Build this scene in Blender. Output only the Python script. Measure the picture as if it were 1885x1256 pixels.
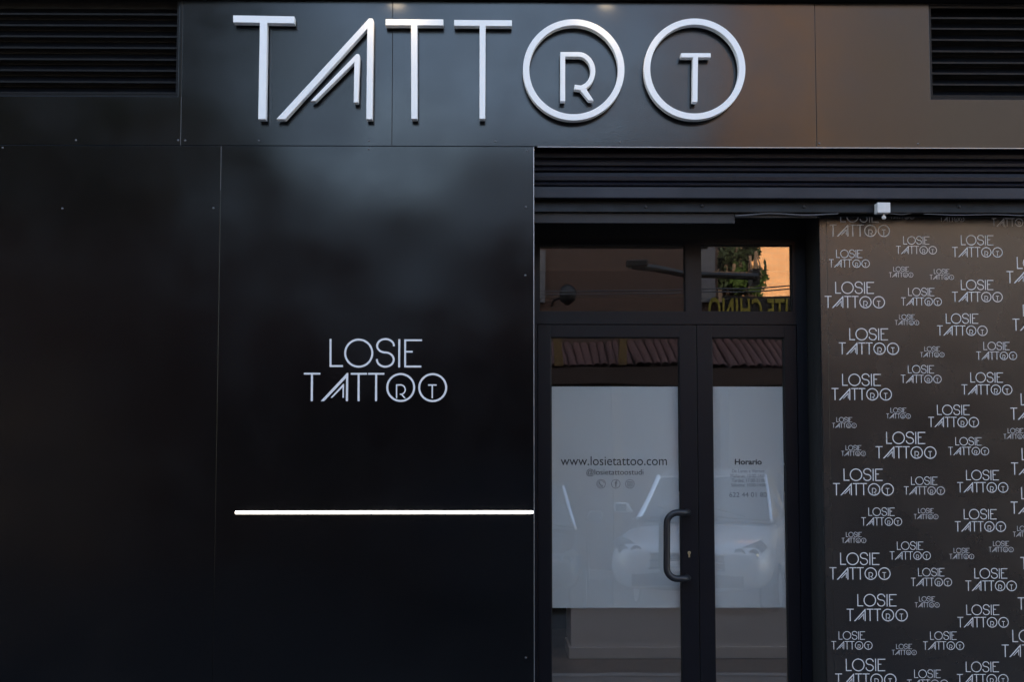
import bpy, bmesh, math, random
from mathutils import Vector, Matrix, Euler

for o in list(bpy.data.objects): bpy.data.objects.remove(o)
SC = bpy.context.scene
COL = SC.collection
R = math.radians

# ------------------------------------------------------------------ camera
F = 2560.0; UC, VC = 942.5, 628.0
CAM = Vector((0.0, -6.65, 1.65)); TILT, YAW = 4.47, 0.84
cd = bpy.data.cameras.new("camera"); cam = bpy.data.objects.new("camera", cd); COL.objects.link(cam)
cd.sensor_width = 36; cd.lens = F / 1885 * 36; cd.clip_end = 3000; cd.clip_start = .05
cam.location = CAM; cam.rotation_euler = (R(90 + TILT), 0, R(-YAW))
SC.camera = cam
ROT = Euler((R(90 + TILT), 0, R(-YAW))).to_matrix()
def P(u, v, y):
    d = ROT @ Vector(((u - UC) / F, -(v - VC) / F, -1))
    return CAM + d * ((y - CAM.y) / d.y)

# ------------------------------------------------------------------ world, sun, exposure
SUN_EL, SUN_AZ = 25.0, 8.0            # the sun stands behind the shop and lights the far side of the street
w = bpy.data.worlds.new("World"); SC.world = w; w.use_nodes = True
nt = w.node_tree; nt.nodes.clear()
sky = nt.nodes.new('ShaderNodeTexSky'); sky.sky_type = 'NISHITA'; sky.sun_disc = False
sky.sun_elevation = R(SUN_EL); sky.sun_rotation = R(SUN_AZ); sky.air_density = 1.1; sky.dust_density = 1.5; sky.ozone_density = 1.0
bg = nt.nodes.new('ShaderNodeBackground'); bg.inputs[1].default_value = 0.15
out = nt.nodes.new('ShaderNodeOutputWorld')
hs = nt.nodes.new('ShaderNodeHueSaturation'); hs.inputs['Saturation'].default_value = .95   # thin haze takes the deep blue out
wb = nt.nodes.new('ShaderNodeMix'); wb.data_type = 'RGBA'; wb.blend_type = 'MULTIPLY'; wb.inputs['Factor'].default_value = 1; wb.inputs['B'].default_value = (1.10, 1.0, .94, 1)
nt.links.new(sky.outputs[0], hs.inputs['Color']); nt.links.new(hs.outputs[0], wb.inputs['A']); nt.links.new(wb.outputs['Result'], bg.inputs[0]); nt.links.new(bg.outputs[0], out.inputs[0])
sd = bpy.data.lights.new("sun", 'SUN'); sd.energy = 4.5; sd.angle = R(.5); sd.color = (1, .82, .62)
sun = bpy.data.objects.new("sun", sd); COL.objects.link(sun)
tosun = Vector((math.sin(R(SUN_AZ)) * math.cos(R(SUN_EL)), math.cos(R(SUN_AZ)) * math.cos(R(SUN_EL)), math.sin(R(SUN_EL))))
sun.rotation_euler = tosun.to_track_quat('Z', 'Y').to_euler(); sun.location = (0, 20, 20)
SC.view_settings.view_transform = 'Standard'; SC.view_settings.look = 'None'
SC.view_settings.exposure = 2.40; SC.view_settings.gamma = 1
SC.render.engine = 'CYCLES'; SC.cycles.max_bounces = 10; SC.cycles.transparent_max_bounces = 16

# ------------------------------------------------------------------ materials
def mat(name, col, rough=.5, metal=0, spec=.5, var=.12, vscale=6, bump=0, bscale=30, coat=0, rvar=.0, col2=None, ior=None):
    m = bpy.data.materials.new(name); m.use_nodes = True
    n = m.node_tree.nodes; l = m.node_tree.links; b = n['Principled BSDF']
    b.inputs['Metallic'].default_value = metal; b.inputs['Roughness'].default_value = rough
    b.inputs['Specular IOR Level'].default_value = spec; b.inputs['Coat Weight'].default_value = coat
    b.inputs['Coat Roughness'].default_value = .08
    if ior: b.inputs['IOR'].default_value = ior
    tc = n.new('ShaderNodeTexCoord')
    no = n.new('ShaderNodeTexNoise'); no.inputs['Scale'].default_value = vscale; no.inputs['Detail'].default_value = 6
    l.new(tc.outputs['Object'], no.inputs['Vector'])
    mx = n.new('ShaderNodeMix'); mx.data_type = 'RGBA'
    c2 = col2 or tuple(c * (1 - var) for c in col); c1 = tuple(c * (1 + var) for c in col) if not col2 else col
    mx.inputs['A'].default_value = (*c1, 1); mx.inputs['B'].default_value = (*c2, 1)
    l.new(no.outputs['Fac'], mx.inputs['Factor']); l.new(mx.outputs['Result'], b.inputs['Base Color'])
    if rvar:
        mr = n.new('ShaderNodeMapRange'); mr.inputs[3].default_value = rough - rvar; mr.inputs[4].default_value = rough + rvar
        mr.inputs[1].default_value = .3; mr.inputs[2].default_value = .7
        l.new(no.outputs['Fac'], mr.inputs[0]); l.new(mr.outputs[0], b.inputs['Roughness'])
    if bump:
        nb = n.new('ShaderNodeTexNoise'); nb.inputs['Scale'].default_value = bscale; nb.inputs['Detail'].default_value = 3
        l.new(tc.outputs['Object'], nb.inputs['Vector'])
        bp = n.new('ShaderNodeBump'); bp.inputs['Strength'].default_value = 1; bp.inputs['Distance'].default_value = bump
        l.new(nb.outputs['Fac'], bp.inputs['Height']); l.new(bp.outputs[0], b.inputs['Normal'])
    return m
def emis(name, col, s):
    m = bpy.data.materials.new(name); m.use_nodes = True; b = m.node_tree.nodes['Principled BSDF']
    b.inputs['Base Color'].default_value = (.8, .8, .8, 1)
    b.inputs['Emission Color'].default_value = (*col, 1); b.inputs['Emission Strength'].default_value = s
    return m
def panel_mat(name, col, rough, wave, spec=.5, wscale=1.1, ior=1.5, tint=(1, 1, 1)):
    """satin painted sheet: slightly wavy, with faint dust and wipe marks in its gloss"""
    m = mat(name, col, rough, spec=spec, var=.15, vscale=3, rvar=.045, ior=ior)
    n = m.node_tree.nodes; l = m.node_tree.links; b = n['Principled BSDF']
    tc = n.new('ShaderNodeTexCoord')
    a = n.new('ShaderNodeTexNoise'); a.inputs['Scale'].default_value = wscale; a.inputs['Detail'].default_value = 1.0
    l.new(tc.outputs['Object'], a.inputs['Vector'])
    b1 = n.new('ShaderNodeBump'); b1.inputs['Distance'].default_value = wave; b1.inputs['Strength'].default_value = 1
    l.new(a.outputs['Fac'], b1.inputs['Height'])
    c = n.new('ShaderNodeTexNoise'); c.inputs['Scale'].default_value = 160; c.inputs['Detail'].default_value = 4
    l.new(tc.outputs['Object'], c.inputs['Vector'])
    b2 = n.new('ShaderNodeBump'); b2.inputs['Distance'].default_value = .0002; b2.inputs['Strength'].default_value = 1
    l.new(c.outputs['Fac'], b2.inputs['Height']); l.new(b1.outputs[0], b2.inputs['Normal'])
    l.new(b2.outputs[0], b.inputs['Normal'])
    b.inputs['Specular Tint'].default_value = (*tint, 1)
    # dust: pale specks
    v = n.new('ShaderNodeTexNoise'); v.inputs['Scale'].default_value = 55; v.inputs['Detail'].default_value = 8; v.inputs['Roughness'].default_value = .7
    l.new(tc.outputs['Object'], v.inputs['Vector'])
    cr = n.new('ShaderNodeValToRGB'); cr.color_ramp.elements[0].position = .70; cr.color_ramp.elements[1].position = .80
    l.new(v.outputs['Fac'], cr.inputs[0])
    old = b.inputs['Base Color'].links[0].from_socket
    mx = n.new('ShaderNodeMix'); mx.data_type = 'RGBA'; l.new(old, mx.inputs['A']); mx.inputs['B'].default_value = (.05, .05, .05, 1)
    mm = n.new('ShaderNodeMath'); mm.operation = 'MULTIPLY'; mm.inputs[1].default_value = .6
    l.new(cr.outputs[0], mm.inputs[0]); l.new(mm.outputs[0], mx.inputs['Factor']); l.new(mx.outputs['Result'], b.inputs['Base Color'])
    return m
def glass_mat(name, tint, f0, wave=.0, rough=0.0):
    """one pane standing for both its faces: tinted, mirrors f0 of what stands before it, more at a slant"""
    m = bpy.data.materials.new(name); m.use_nodes = True; n = m.node_tree.nodes; l = m.node_tree.links; n.clear()
    o = n.new('ShaderNodeOutputMaterial'); mx = n.new('ShaderNodeMixShader')
    t = n.new('ShaderNodeBsdfTransparent'); t.inputs[0].default_value = (*tint, 1)
    g = n.new('ShaderNodeBsdfGlossy'); g.inputs['Roughness'].default_value = rough
    lw = n.new('ShaderNodeLayerWeight'); lw.inputs['Blend'].default_value = .5
    pw = n.new('ShaderNodeMath'); pw.operation = 'POWER'; pw.inputs[1].default_value = 5
    l.new(lw.outputs['Facing'], pw.inputs[0])
    mr = n.new('ShaderNodeMapRange'); mr.inputs[3].default_value = f0; mr.inputs[4].default_value = 1
    l.new(pw.outputs[0], mr.inputs[0]); l.new(mr.outputs[0], mx.inputs[0])
    if wave:
        tc = n.new('ShaderNodeTexCoord'); a = n.new('ShaderNodeTexNoise'); a.inputs['Scale'].default_value = 2.2; a.inputs['Detail'].default_value = 1
        l.new(tc.outputs['Object'], a.inputs['Vector'])
        b1 = n.new('ShaderNodeBump'); b1.inputs['Distance'].default_value = wave; l.new(a.outputs['Fac'], b1.inputs['Height'])
        l.new(b1.outputs[0], g.inputs['Normal'])
    l.new(t.outputs[0], mx.inputs[1]); l.new(g.outputs[0], mx.inputs[2]); l.new(mx.outputs[0], o.inputs[0])
    return m
def brick_mat(name, c1, c2, mortar, scale=4.0):
    m = mat(name, c1, .85); n = m.node_tree.nodes; l = m.node_tree.links; b = n['Principled BSDF']
    tc = n.new('ShaderNodeTexCoord'); mp = n.new('ShaderNodeMapping'); mp.inputs['Rotation'].default_value = (R(90), 0, 0)
    l.new(tc.outputs['Object'], mp.inputs['Vector'])
    br = n.new('ShaderNodeTexBrick'); br.inputs['Scale'].default_value = scale
    br.inputs['Color1'].default_value = (*c1, 1); br.inputs['Color2'].default_value = (*c2, 1); br.inputs['Mortar'].default_value = (*mortar, 1)
    br.inputs['Mortar Size'].default_value = .02
    l.new(mp.outputs[0], br.inputs['Vector']); l.new(br.outputs['Color'], b.inputs['Base Color'])
    return m

M = {}
M['panel'] = panel_mat('black_composite_panel', (.0013, .0012, .0016), .19, .022, ior=1.52, tint=(.86, .92, 1))
M['panel_upper'] = panel_mat('black_composite_fascia', (.0010, .0010, .0012), .20, .014, ior=1.57, tint=(.84, .90, 1))
M['print_board'] = panel_mat('charcoal_printed_board', (.0095, .0085, .009), .27, .008, wscale=.8, ior=1.72)
M['alu'] = mat('raw_aluminium_edge', (.45, .45, .47), .4, metal=1)
M['alu_dull'] = mat('dull_aluminium_edge', (.10, .10, .11), .5, metal=1)
M['sign_white'] = mat('white_lacquered_sign', (.84, .84, .84), .45, var=.03, vscale=12, bump=.0003, bscale=90)
M['vinyl_white'] = mat('white_vinyl', (.72, .72, .74), .4, var=.04)
M['vinyl_print'] = mat('white_print', (.60, .59, .60), .5, var=.10, vscale=3)
M['vinyl_dark'] = mat('black_vinyl', (.03, .033, .04), .5)
M['vinyl_grey'] = mat('grey_vinyl', (.24, .245, .265), .5)
M['frame'] = mat('anthracite_door_paint', (.0028, .0034, .0068), .36, spec=.28, var=.15, vscale=8, bump=.0002, bscale=150)
M['frame2'] = mat('black_powder_coat', (.003, .003, .004), .5, spec=.3, bump=.0002, bscale=200)
M['gasket'] = mat('black_rubber', (.006, .006, .006), .7)
M['shutter'] = mat('shade_darkened_shutter', (.0058, .006, .0115), .45, spec=.35, var=.25, vscale=5, rvar=.08)  # dark paint, made darker still to stand in for shade under the fascia
M['beam'] = mat('dusty_dark_steel', (.0045, .0045, .005), .5, spec=.3, var=.4, vscale=9, rvar=.1)
M['strip'] = mat('dusty_grey_steel', (.022, .022, .025), .55, spec=.35, var=.3, vscale=9)
M['black'] = mat('black_wall_paint', (.004, .004, .004), .8, bump=.001, bscale=40)
M['louvre'] = mat('black_louvre_paint', (.0022, .0022, .003), .45, spec=.22, var=.4, vscale=14, rvar=.08)
M['steel'] = mat('steel_screw', (.14, .14, .15), .45, metal=1)
M['brass'] = mat('worn_brass', (.75, .62, .38), .3, metal=1)
M['handle'] = mat('black_handle_coating', (.012, .013, .017), .38, bump=.0001, bscale=300)
M['film'] = mat('white_window_film', (.76, .78, .79), .6, var=.04, vscale=2)
def translucent(m, k, col):
    n = m.node_tree.nodes; l = m.node_tree.links; o = n['Material Output']; b = n['Principled BSDF']
    t = n.new('ShaderNodeBsdfTranslucent'); t.inputs[0].default_value = (*col, 1); mx = n.new('ShaderNodeMixShader'); mx.inputs[0].default_value = k
    l.new(b.outputs[0], mx.inputs[1]); l.new(t.outputs[0], mx.inputs[2]); l.new(mx.outputs[0], o.inputs[0])
translucent(M['film'], .30, (.9, .9, .9))
M['sensor'] = mat('white_sensor_plastic', (.62, .61, .60), .5, var=.08, vscale=30)
M['cable'] = mat('grey_cable', (.10, .10, .11), .5)
M['led'] = emis('lit_led_diffuser', (1, .90, .76), 2.6)
M['lampglow'] = emis('lit_spot_lens', (1, .75, .40), 6)
M['lampbody'] = mat('black_lamp_metal', (.02, .02, .02), .4)
M['glass'] = glass_mat('door_glass', (.96, .97, .97), .13, .0008)
M['glass_top'] = glass_mat('transom_glass', (.55, .56, .56), .17, .0004)
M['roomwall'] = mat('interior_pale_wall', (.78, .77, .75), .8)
M['roomdark'] = mat('interior_shade_brown', (.035, .028, .024), .8)  # dark brown in place of shade behind the transom glass
M['upper_render'] = mat('grey_upper_render', (.15, .15, .16), .9)
M['counter'] = mat('white_counter_lacquer', (.85, .85, .88), .4, var=.03)
M['woodfloor'] = mat('brown_floor_boards', (.16, .12, .09), .45, var=.3, vscale=4)
M['wood'] = mat('brown_stained_wood', (.13, .05, .02), .5, var=.35, vscale=7)
M['canopy_wood'] = mat('dark_canopy_wood', (.045, .026, .02), .7, var=.3)
M['asphalt'] = mat('asphalt', (.05, .05, .05), .9, var=.2, vscale=3, bump=.004, bscale=120)
M['pave'] = mat('grey_pavement', (.17, .165, .16), .9, var=.15, vscale=2, bump=.003, bscale=60)
M['kerb'] = mat('kerb_stone', (.26, .25, .24), .9)
M['render_grey'] = mat('grey_render', (.11, .10, .10), .9, bump=.003)
M['brick'] = brick_mat('brown_brick', (.105, .06, .045), (.085, .05, .038), (.08, .062, .05), 3.5)
M['ochre'] = brick_mat('ochre_brick', (.52, .27, .12), (.47, .24, .105), (.46, .27, .14), 2.0)
M['beige'] = mat('beige_render', (.15, .133, .125), .9, var=.08, vscale=1)
M['dark_facade'] = mat('dark_green_fascia', (.022, .020, .018), .7)
M['yellow'] = mat('yellow_sign_paint', (.26, .22, .03), .5)
M['yellow_post'] = mat('ochre_post_paint', (.15, .09, .03), .6)
M['tile'] = mat('clay_roof_tile', (.13, .065, .055), .8, var=.3, vscale=4)
M['winglass'] = mat('dark_window_glass', (.02, .025, .03), .08)
M['pale'] = mat('pale_painted_trim', (.55, .55, .55), .6)
M['dimtrim'] = mat('grey_painted_trim', (.16, .16, .17), .6)
M['leaf'] = mat('green_leaves', (.05, .085, .02), .5, col2=(.02, .04, .01), vscale=3)
M['leaf_dark'] = mat('dark_green_leaves', (.022, .035, .012), .6, col2=(.01, .018, .008), vscale=2)
M['bark'] = mat('bark', (.09, .06, .04), .9, bump=.01, bscale=30)
M['car_white'] = mat('white_car_paint', (.48, .49, .50), .25, coat=1, var=.01)
M['car_dark'] = mat('dark_grey_car_paint', (.09, .10, .11), .22, coat=1, var=.02)
M['car_glass'] = mat('car_glass', (.03, .04, .045), .04)
M['chrome'] = mat('chrome_trim', (.85, .85, .85), .12, metal=1)
M['tyre'] = mat('black_tyre_rubber', (.02, .02, .02), .85)
M['rim'] = mat('alloy_rim', (.55, .55, .56), .3, metal=1)
M['lens'] = mat('clear_lamp_lens', (.6, .62, .65), .08)
M['plate'] = mat('plate_white', (.7, .7, .7), .5)

# ------------------------------------------------------------------ mesh helpers
class MB:
    def __init__(s): s.v = []; s.f = []
    def add(s, vs, fs):
        o = len(s.v); s.v += [tuple(v) for v in vs]; s.f += [tuple(i + o for i in f) for f in fs]; return s
    def box(s, x0, x1, y0, y1, z0, z1):
        x0, x1 = sorted((x0, x1)); y0, y1 = sorted((y0, y1)); z0, z1 = sorted((z0, z1))
        v = [(x0,y0,z0),(x1,y0,z0),(x1,y1,z0),(x0,y1,z0),(x0,y0,z1),(x1,y0,z1),(x1,y1,z1),(x0,y1,z1)]
        return s.add(v, [(0,3,2,1),(4,5,6,7),(0,1,5,4),(1,2,6,5),(2,3,7,6),(3,0,4,7)])
    def prism_x(s, pts, x0, x1):        # polygon of (y, z), extruded along x
        n = len(pts); v = [(x0, a, b) for a, b in pts] + [(x1, a, b) for a, b in pts]
        f = [tuple(range(n)), tuple(range(2*n-1, n-1, -1))] + [(i, i+n, (i+1) % n + n, (i+1) % n) for i in range(n)]
        return s.add(v, f)
    def poly(s, pts, y0, y1=None):      # polygon of (x, z) at y0 (front), solid back to y1 if given
        n = len(pts); v = [(a, y0, b) for a, b in pts]
        if y1 is None: return s.add(v, [tuple(range(n))])
        v += [(a, y1, b) for a, b in pts]
        f = [tuple(range(n)), tuple(range(2*n-1, n-1, -1))] + [(i, i+n, (i+1) % n + n, (i+1) % n) for i in range(n)]
        return s.add(v, f)
    def stroke(s, pts, wd, y0, y1=None, closed=False):   # a line of even width drawn through (x, z) points, mitred corners
        n = len(pts); L = []; Rr = []
        for i in range(n):
            p = Vector(pts[i])
            a = Vector(pts[i-1]) if (i > 0 or closed) else None
            b = Vector(pts[(i+1) % n]) if (i < n-1 or closed) else None
            d1 = (p - a).normalized() if a is not None else None; d2 = (b - p).normalized() if b is not None else None
            if d1 is None: d1 = d2
            if d2 is None: d2 = d1
            n1 = Vector((-d1.y, d1.x)); n2 = Vector((-d2.y, d2.x)); m = (n1 + n2)
            if m.length < 1e-6: m = n1.copy()
            m.normalize(); k = min(1 / max(m.dot(n1), .2), 3) * wd / 2
            L.append(p + m * k); Rr.append(p - m * k)
        v = []; f = []
        for q in (y0,) if y1 is None else (y0, y1):
            v += [(a.x, q, a.y) for a in L] + [(a.x, q, a.y) for a in Rr]
        m = n if closed else n - 1
        for i in range(m):
            j = (i + 1) % n
            f.append((i, j, n + j, n + i))
            if y1 is not None:
                f.append((2*n + i, 3*n + i, 3*n + j, 2*n + j))
                f.append((i, 2*n + i, 2*n + j, j)); f.append((n + i, n + j, 3*n + j, 3*n + i))
        if y1 is not None and not closed:
            f.append((0, n, 3*n, 2*n)); f.append((n-1, 3*n-1, 4*n-1, 2*n-1))
        return s.add(v, f)
    def tube(s, pts, r, seg=12, cap=True):
        pts = [Vector(p) for p in pts]; n = len(pts); rs = r if isinstance(r, (list, tuple)) else [r] * n
        t0 = (pts[1] - pts[0]).normalized(); up = Vector((0, 0, 1)) if abs(t0.z) < .9 else Vector((1, 0, 0))
        nrm = t0.cross(up).normalized(); v = []; f = []
        for i, p in enumerate(pts):
            t = ((pts[min(i+1, n-1)] - pts[max(i-1, 0)])).normalized()
            nrm = (nrm - t * nrm.dot(t)).normalized(); bn = t.cross(nrm)
            for k in range(seg):
                a = 2 * math.pi * k / seg; v.append(p + (nrm * math.cos(a) + bn * math.sin(a)) * rs[i])
        for i in range(n-1):
            for k in range(seg):
                k2 = (k+1) % seg; f.append((i*seg+k, i*seg+k2, (i+1)*seg+k2, (i+1)*seg+k))
        if cap: f.append(tuple(range(seg-1, -1, -1))); f.append(tuple(range((n-1)*seg, n*seg)))
        return s.add(v, f)
    def lathe(s, prof, c, axis='y', seg=20):   # profile of (radius, distance along axis)
        v = []; f = []; c = Vector(c)
        for r, h in prof:
            for k in range(seg):
                a = 2 * math.pi * k / seg; q = (math.cos(a) * r, math.sin(a) * r)
                d = {'y': (q[0], h, q[1]), 'z': (q[0], q[1], h), 'x': (h, q[0], q[1])}[axis]
                v.append(c + Vector(d))
        n = len(prof)
        for i in range(n-1):
            for k in range(seg):
                k2 = (k+1) % seg; f.append((i*seg+k, i*seg+k2, (i+1)*seg+k2, (i+1)*seg+k))
        f.append(tuple(range(seg-1, -1, -1))); f.append(tuple(range((n-1)*seg, n*seg)))
        return s.add(v, f)
    def build(s, name, m, parent=None, bevel=0, smooth=False, loc=None, normals=True):
        me = bpy.data.meshes.new(name)
        org = Vector(loc) if loc is not None else (parent.matrix_world.translation.copy() if parent and False else Vector((0, 0, 0)))
        me.from_pydata([tuple(Vector(v) - org) for v in s.v], [], s.f); me.update()
        if normals:
            bm = bmesh.new(); bm.from_mesh(me); bmesh.ops.recalc_face_normals(bm, faces=bm.faces); bm.to_mesh(me); bm.free()
        me.materials.append(M[m] if isinstance(m, str) else m)
        if smooth:
            for p in me.polygons: p.use_smooth = True
        o = bpy.data.objects.new(name, me); COL.objects.link(o)
        if parent is not None:
            o.parent = parent; o.location = org - ABS.get(parent.name, Vector((0, 0, 0)))
        else: o.location = org
        ABS[o.name] = org
        if bevel:
            b = o.modifiers.new('bevel', 'BEVEL'); b.width = bevel; b.segments = 2; b.limit_method = 'ANGLE'; b.angle_limit = R(35)
        return o
ABS = {}
def tag(o, label=None, cat=None, group=None, kind=None):
    if label: o['label'] = label
    if cat: o['category'] = cat
    if group: o['group'] = group
    if kind: o['kind'] = kind
    return o
def thing(name, label, cat, loc=(0, 0, 0), group=None):
    o = bpy.data.objects.new(name, None); COL.objects.link(o); o.location = loc; o.empty_display_size = .1
    ABS[o.name] = Vector(loc); return tag(o, label, cat, group)
def text_mesh(name, txt, size, mtl, parent, at, align='CENTER', extrude=0, squeeze=1.0, bold=0, flip=False, spacing=1.0, font_off=0):
    cu = bpy.data.curves.new(name, 'FONT'); cu.body = txt; cu.size = size; cu.align_x = align; cu.extrude = extrude
    cu.offset = bold; cu.space_character = spacing
    t = bpy.data.objects.new('tmp_text', cu); COL.objects.link(t)
    dg = bpy.context.evaluated_depsgraph_get(); dg.update()
    me = bpy.data.meshes.new_from_object(t.evaluated_get(dg)); bpy.data.objects.remove(t)
    me.transform(Matrix.Diagonal((squeeze, 1, 1, 1))); me.transform(Matrix.Rotation(R(90), 4, 'X'))
    if flip: me.transform(Matrix.Rotation(R(180), 4, 'Z'))
    me.materials.clear(); me.materials.append(M[mtl]); me.name = name
    o = bpy.data.objects.new(name, me); COL.objects.link(o)
    if parent is not None: o.parent = parent; o.location = Vector(at) - ABS.get(parent.name, Vector((0, 0, 0)))
    else: o.location = at
    ABS[o.name] = Vector(at); return o

# ------------------------------------------------------------------ key dimensions (metres, world)
GY = .58                                  # door glass plane
LY = .25                                  # printed board plane
xa = P(982, 600, 0).x                     # right edge of the left cladding
xl = P(1508.5, 440, LY).x                 # left edge of the printed board
zf = P(1400, 271, 0).z                    # underside of the fascia
ztop = P(1400, -14, 0).z
XL, XR = -9.0, 11.0

# ------------------------------------------------------------------ ground
g = MB(); g.add([(-120, -120, -.12), (120, -120, -.12), (120, 120, -.12), (-120, 120, -.12)], [(0, 1, 2, 3)]); tag(g.build('ground', 'asphalt'), kind='structure')
g = MB(); g.add([(-60, -11.3, -.115), (60, -11.3, -.115), (60, -2.6, -.115), (-60, -2.6, -.115)], [(0, 1, 2, 3)]); tag(g.build('road', 'asphalt'), kind='structure')
g = MB(); g.box(-60, 60, -2.45, .0, -.3, 0); tag(g.build('pavement', 'pave'), kind='structure')
g = MB(); g.box(-60, 60, -2.6, -2.452, -.3, .004); tag(g.build('kerb', 'kerb'), kind='structure')
g = MB(); g.box(-60, 60, -11.7, -11.452, -.3, 0); tag(g.build('pavement', 'pave'), kind='structure')
g = MB(); g.box(-60, 60, -11.45, -11.3, -.3, .004); tag(g.build('kerb', 'kerb'), kind='structure')

# ------------------------------------------------------------------ the shop building
shop = thing('shop_building', 'shop building with black cladding panels and a recessed glass entrance', 'building')
b = MB()
b.box(XL, XR, .02, 1.18, ztop + .05, 10.8)                 # upper storeys
b.box(XL, XR, 2.9, 9, ztop + .05, 5.1); b.box(XL, -.4, 1.18, 2.9, ztop + .05, 5.1); b.box(3.2, XR, 1.18, 2.9, ztop + .05, 5.1)   # unseen rear wing and light well, added to let daylight into the room
b.build('upper_wall', 'upper_render', shop); b = MB()
b.box(XL, xa - .03, .06, .9, 0, ztop + .048)               # behind the left cladding
b.box(xa - .028, XR, .30, .9, zf - .02, ztop + .048)       # header above the entrance
b.box(xl + .02, XR, LY + .02, .9, 0, zf - .022)            # behind the printed board
b.box(XL, XL + .2, .902, 9, 0, ztop + .048); b.box(XR - .2, XR, .902, 9, 0, ztop + .048)
b.box(XL + .202, XR - .202, 6.6, 9, 0, ztop + .048)
b.build('wall', 'black', shop)
b = MB()
for a_ in ((-1.2, 5, .902, 1.25), (-1.2, 5, 2.85, 6.598), (-1.2, 0, 1.2501, 2.8499), (2.8, 5, 1.2501, 2.8499)): b.box(*a_, zf - .2, zf)  # ceiling left open under the added light well
b.box(-.5, 3.3, 1.0, 1.249, zf + .001, ztop + .049); b.box(-.5, 3.3, 2.851, 3.0, zf + .001, ztop + .049);  b.box(-1.2, -1.1, .902, 6.598, -.1, zf - .202); b.box(4.0, 4.1, .902, 6.598, -.1, zf - .202)  # walls of the added light well, then the side walls of the room
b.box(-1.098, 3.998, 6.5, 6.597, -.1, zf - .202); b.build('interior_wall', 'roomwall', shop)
b = MB(); b.box(-1.096, 3.996, 4.6, 4.64, .22, zf - .204); b.box(-1.096, 3.996, .91, 1.25, zf - .24, zf - .204); b.box(-.05, 2.85, 2.83, 2.848, zf - .24, zf + .15);  b.box(-1.096, 3.996, 2.85, 4.598, zf - .24, zf - .204); b.build('shade_lining', 'roomdark', shop)  # added dark sheets keep the lit room and well dark behind the transom
b = MB(); b.box(-1.098, 3.998, .64, 6.498, -.2, .22); tag(b.build('interior_floor', 'woodfloor'), kind='structure')
# cladding panels with thin joints, each panel a part of the building
SCREW = None
def screw(parent, u, v, y, r=.0055, dark=False):
    global SCREW
    c = P(u, v, y)
    if SCREW is None:
        q = MB(); q.lathe([(.0001, -.0032), (r * .55, -.003), (r * .9, -.0018), (r, 0), (r * 1.02, .001)], (0, 0, 0), 'y', 14); q.box(-r*.6, r*.6, -.0036, -.0024, -.0006, .0006)
        o = q.build('screw', 'steel', None); SCREW = o
    else:
        o = SCREW.copy(); COL.objects.link(o)
    o.parent = parent; o.location = c - ABS.get(parent.name, Vector((0, 0, 0)))
TH = .005
def panel(x0, x1, z0, z1, mtl, screws=(), y=0, holes=None, lean=0):
    q = MB(); y1 = y + TH
    if holes is None:
        q.box(x0, x1, y, y1, z0, z1)
    else:
        hx0, hx1, hz0, hz1 = holes
        xs = [x0, hx0, hx1, x1]; zs = [z0, hz0, hz1, z1]
        v = [(a, yy, c) for yy in (y, y1) for c in zs for a in xs]; f = []
        for i in range(3):
            for j in range(3):
                if i == 1 and j == 1: continue
                k = j * 4 + i; f.append((k, k+1, k+5, k+4)); f.append((k+16, k+20, k+21, k+17))
        for a, c in ((0,1),(1,2),(2,3),(3,7),(7,11),(11,15),(15,14),(14,13),(13,12),(12,8),(8,4),(4,0),(5,6),(6,10),(10,9),(9,5)):
            f.append((a, c, c+16, a+16))
        q.add(v, f)
    q.v = [(a, b_ - lean * (c - z0) / (z1 - z0), c) for a, b_, c in q.v]      # the sheet hangs a little out of plumb
    o = q.build('cladding_panel', mtl, shop, bevel=.0012)
    for u, vv in screws: screw(o, u, vv, y)
    return o
G = .0008
xs1 = P(333, 220, 0).x; xs2 = P(722, 180, 0).x; xs3 = P(1501.5, 150, 0).x; xsl = P(405, 400, 0).x
vl = (P(0, 30, 0).x - .9, P(330.5, 30, 0).x, P(200, 177.5, 0).z, ztop - .02)
vr = (P(1711, 100, 0).x, P(1885, 100, 0).x + .55, P(1800, 183, 0).z, P(1800, 10, 0).z)
panel(XL, xs1 - G, zf + .001, ztop, 'panel_upper', ((140, 258), (328, 258)), holes=vl, lean=.007)
panel(xs1 + G, xs2 - G, zf + .001, ztop, 'panel_upper', ((341, 258.5), (477, 259), (679, 259)), lean=.007)
panel(xs2 + G, xs3 - G, zf + .001, ztop, 'panel_upper', ((912, 260), (1141, 261.5)), lean=.007)
panel(xs3 + G, XR, zf + .001, ztop, 'panel_upper', ((1508, 264), (1690, 264.5)), holes=vr, lean=.005)
panel(XL, xsl - G, 0, zf - .0012, 'panel', ((115, 384), (393, 383), (5, 272)))
panel(xsl + G, xa, 0, zf - .0012, 'panel', ((679, 274), (970, 277), (968, 381), (967, 507), (968, 1212)))
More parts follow.
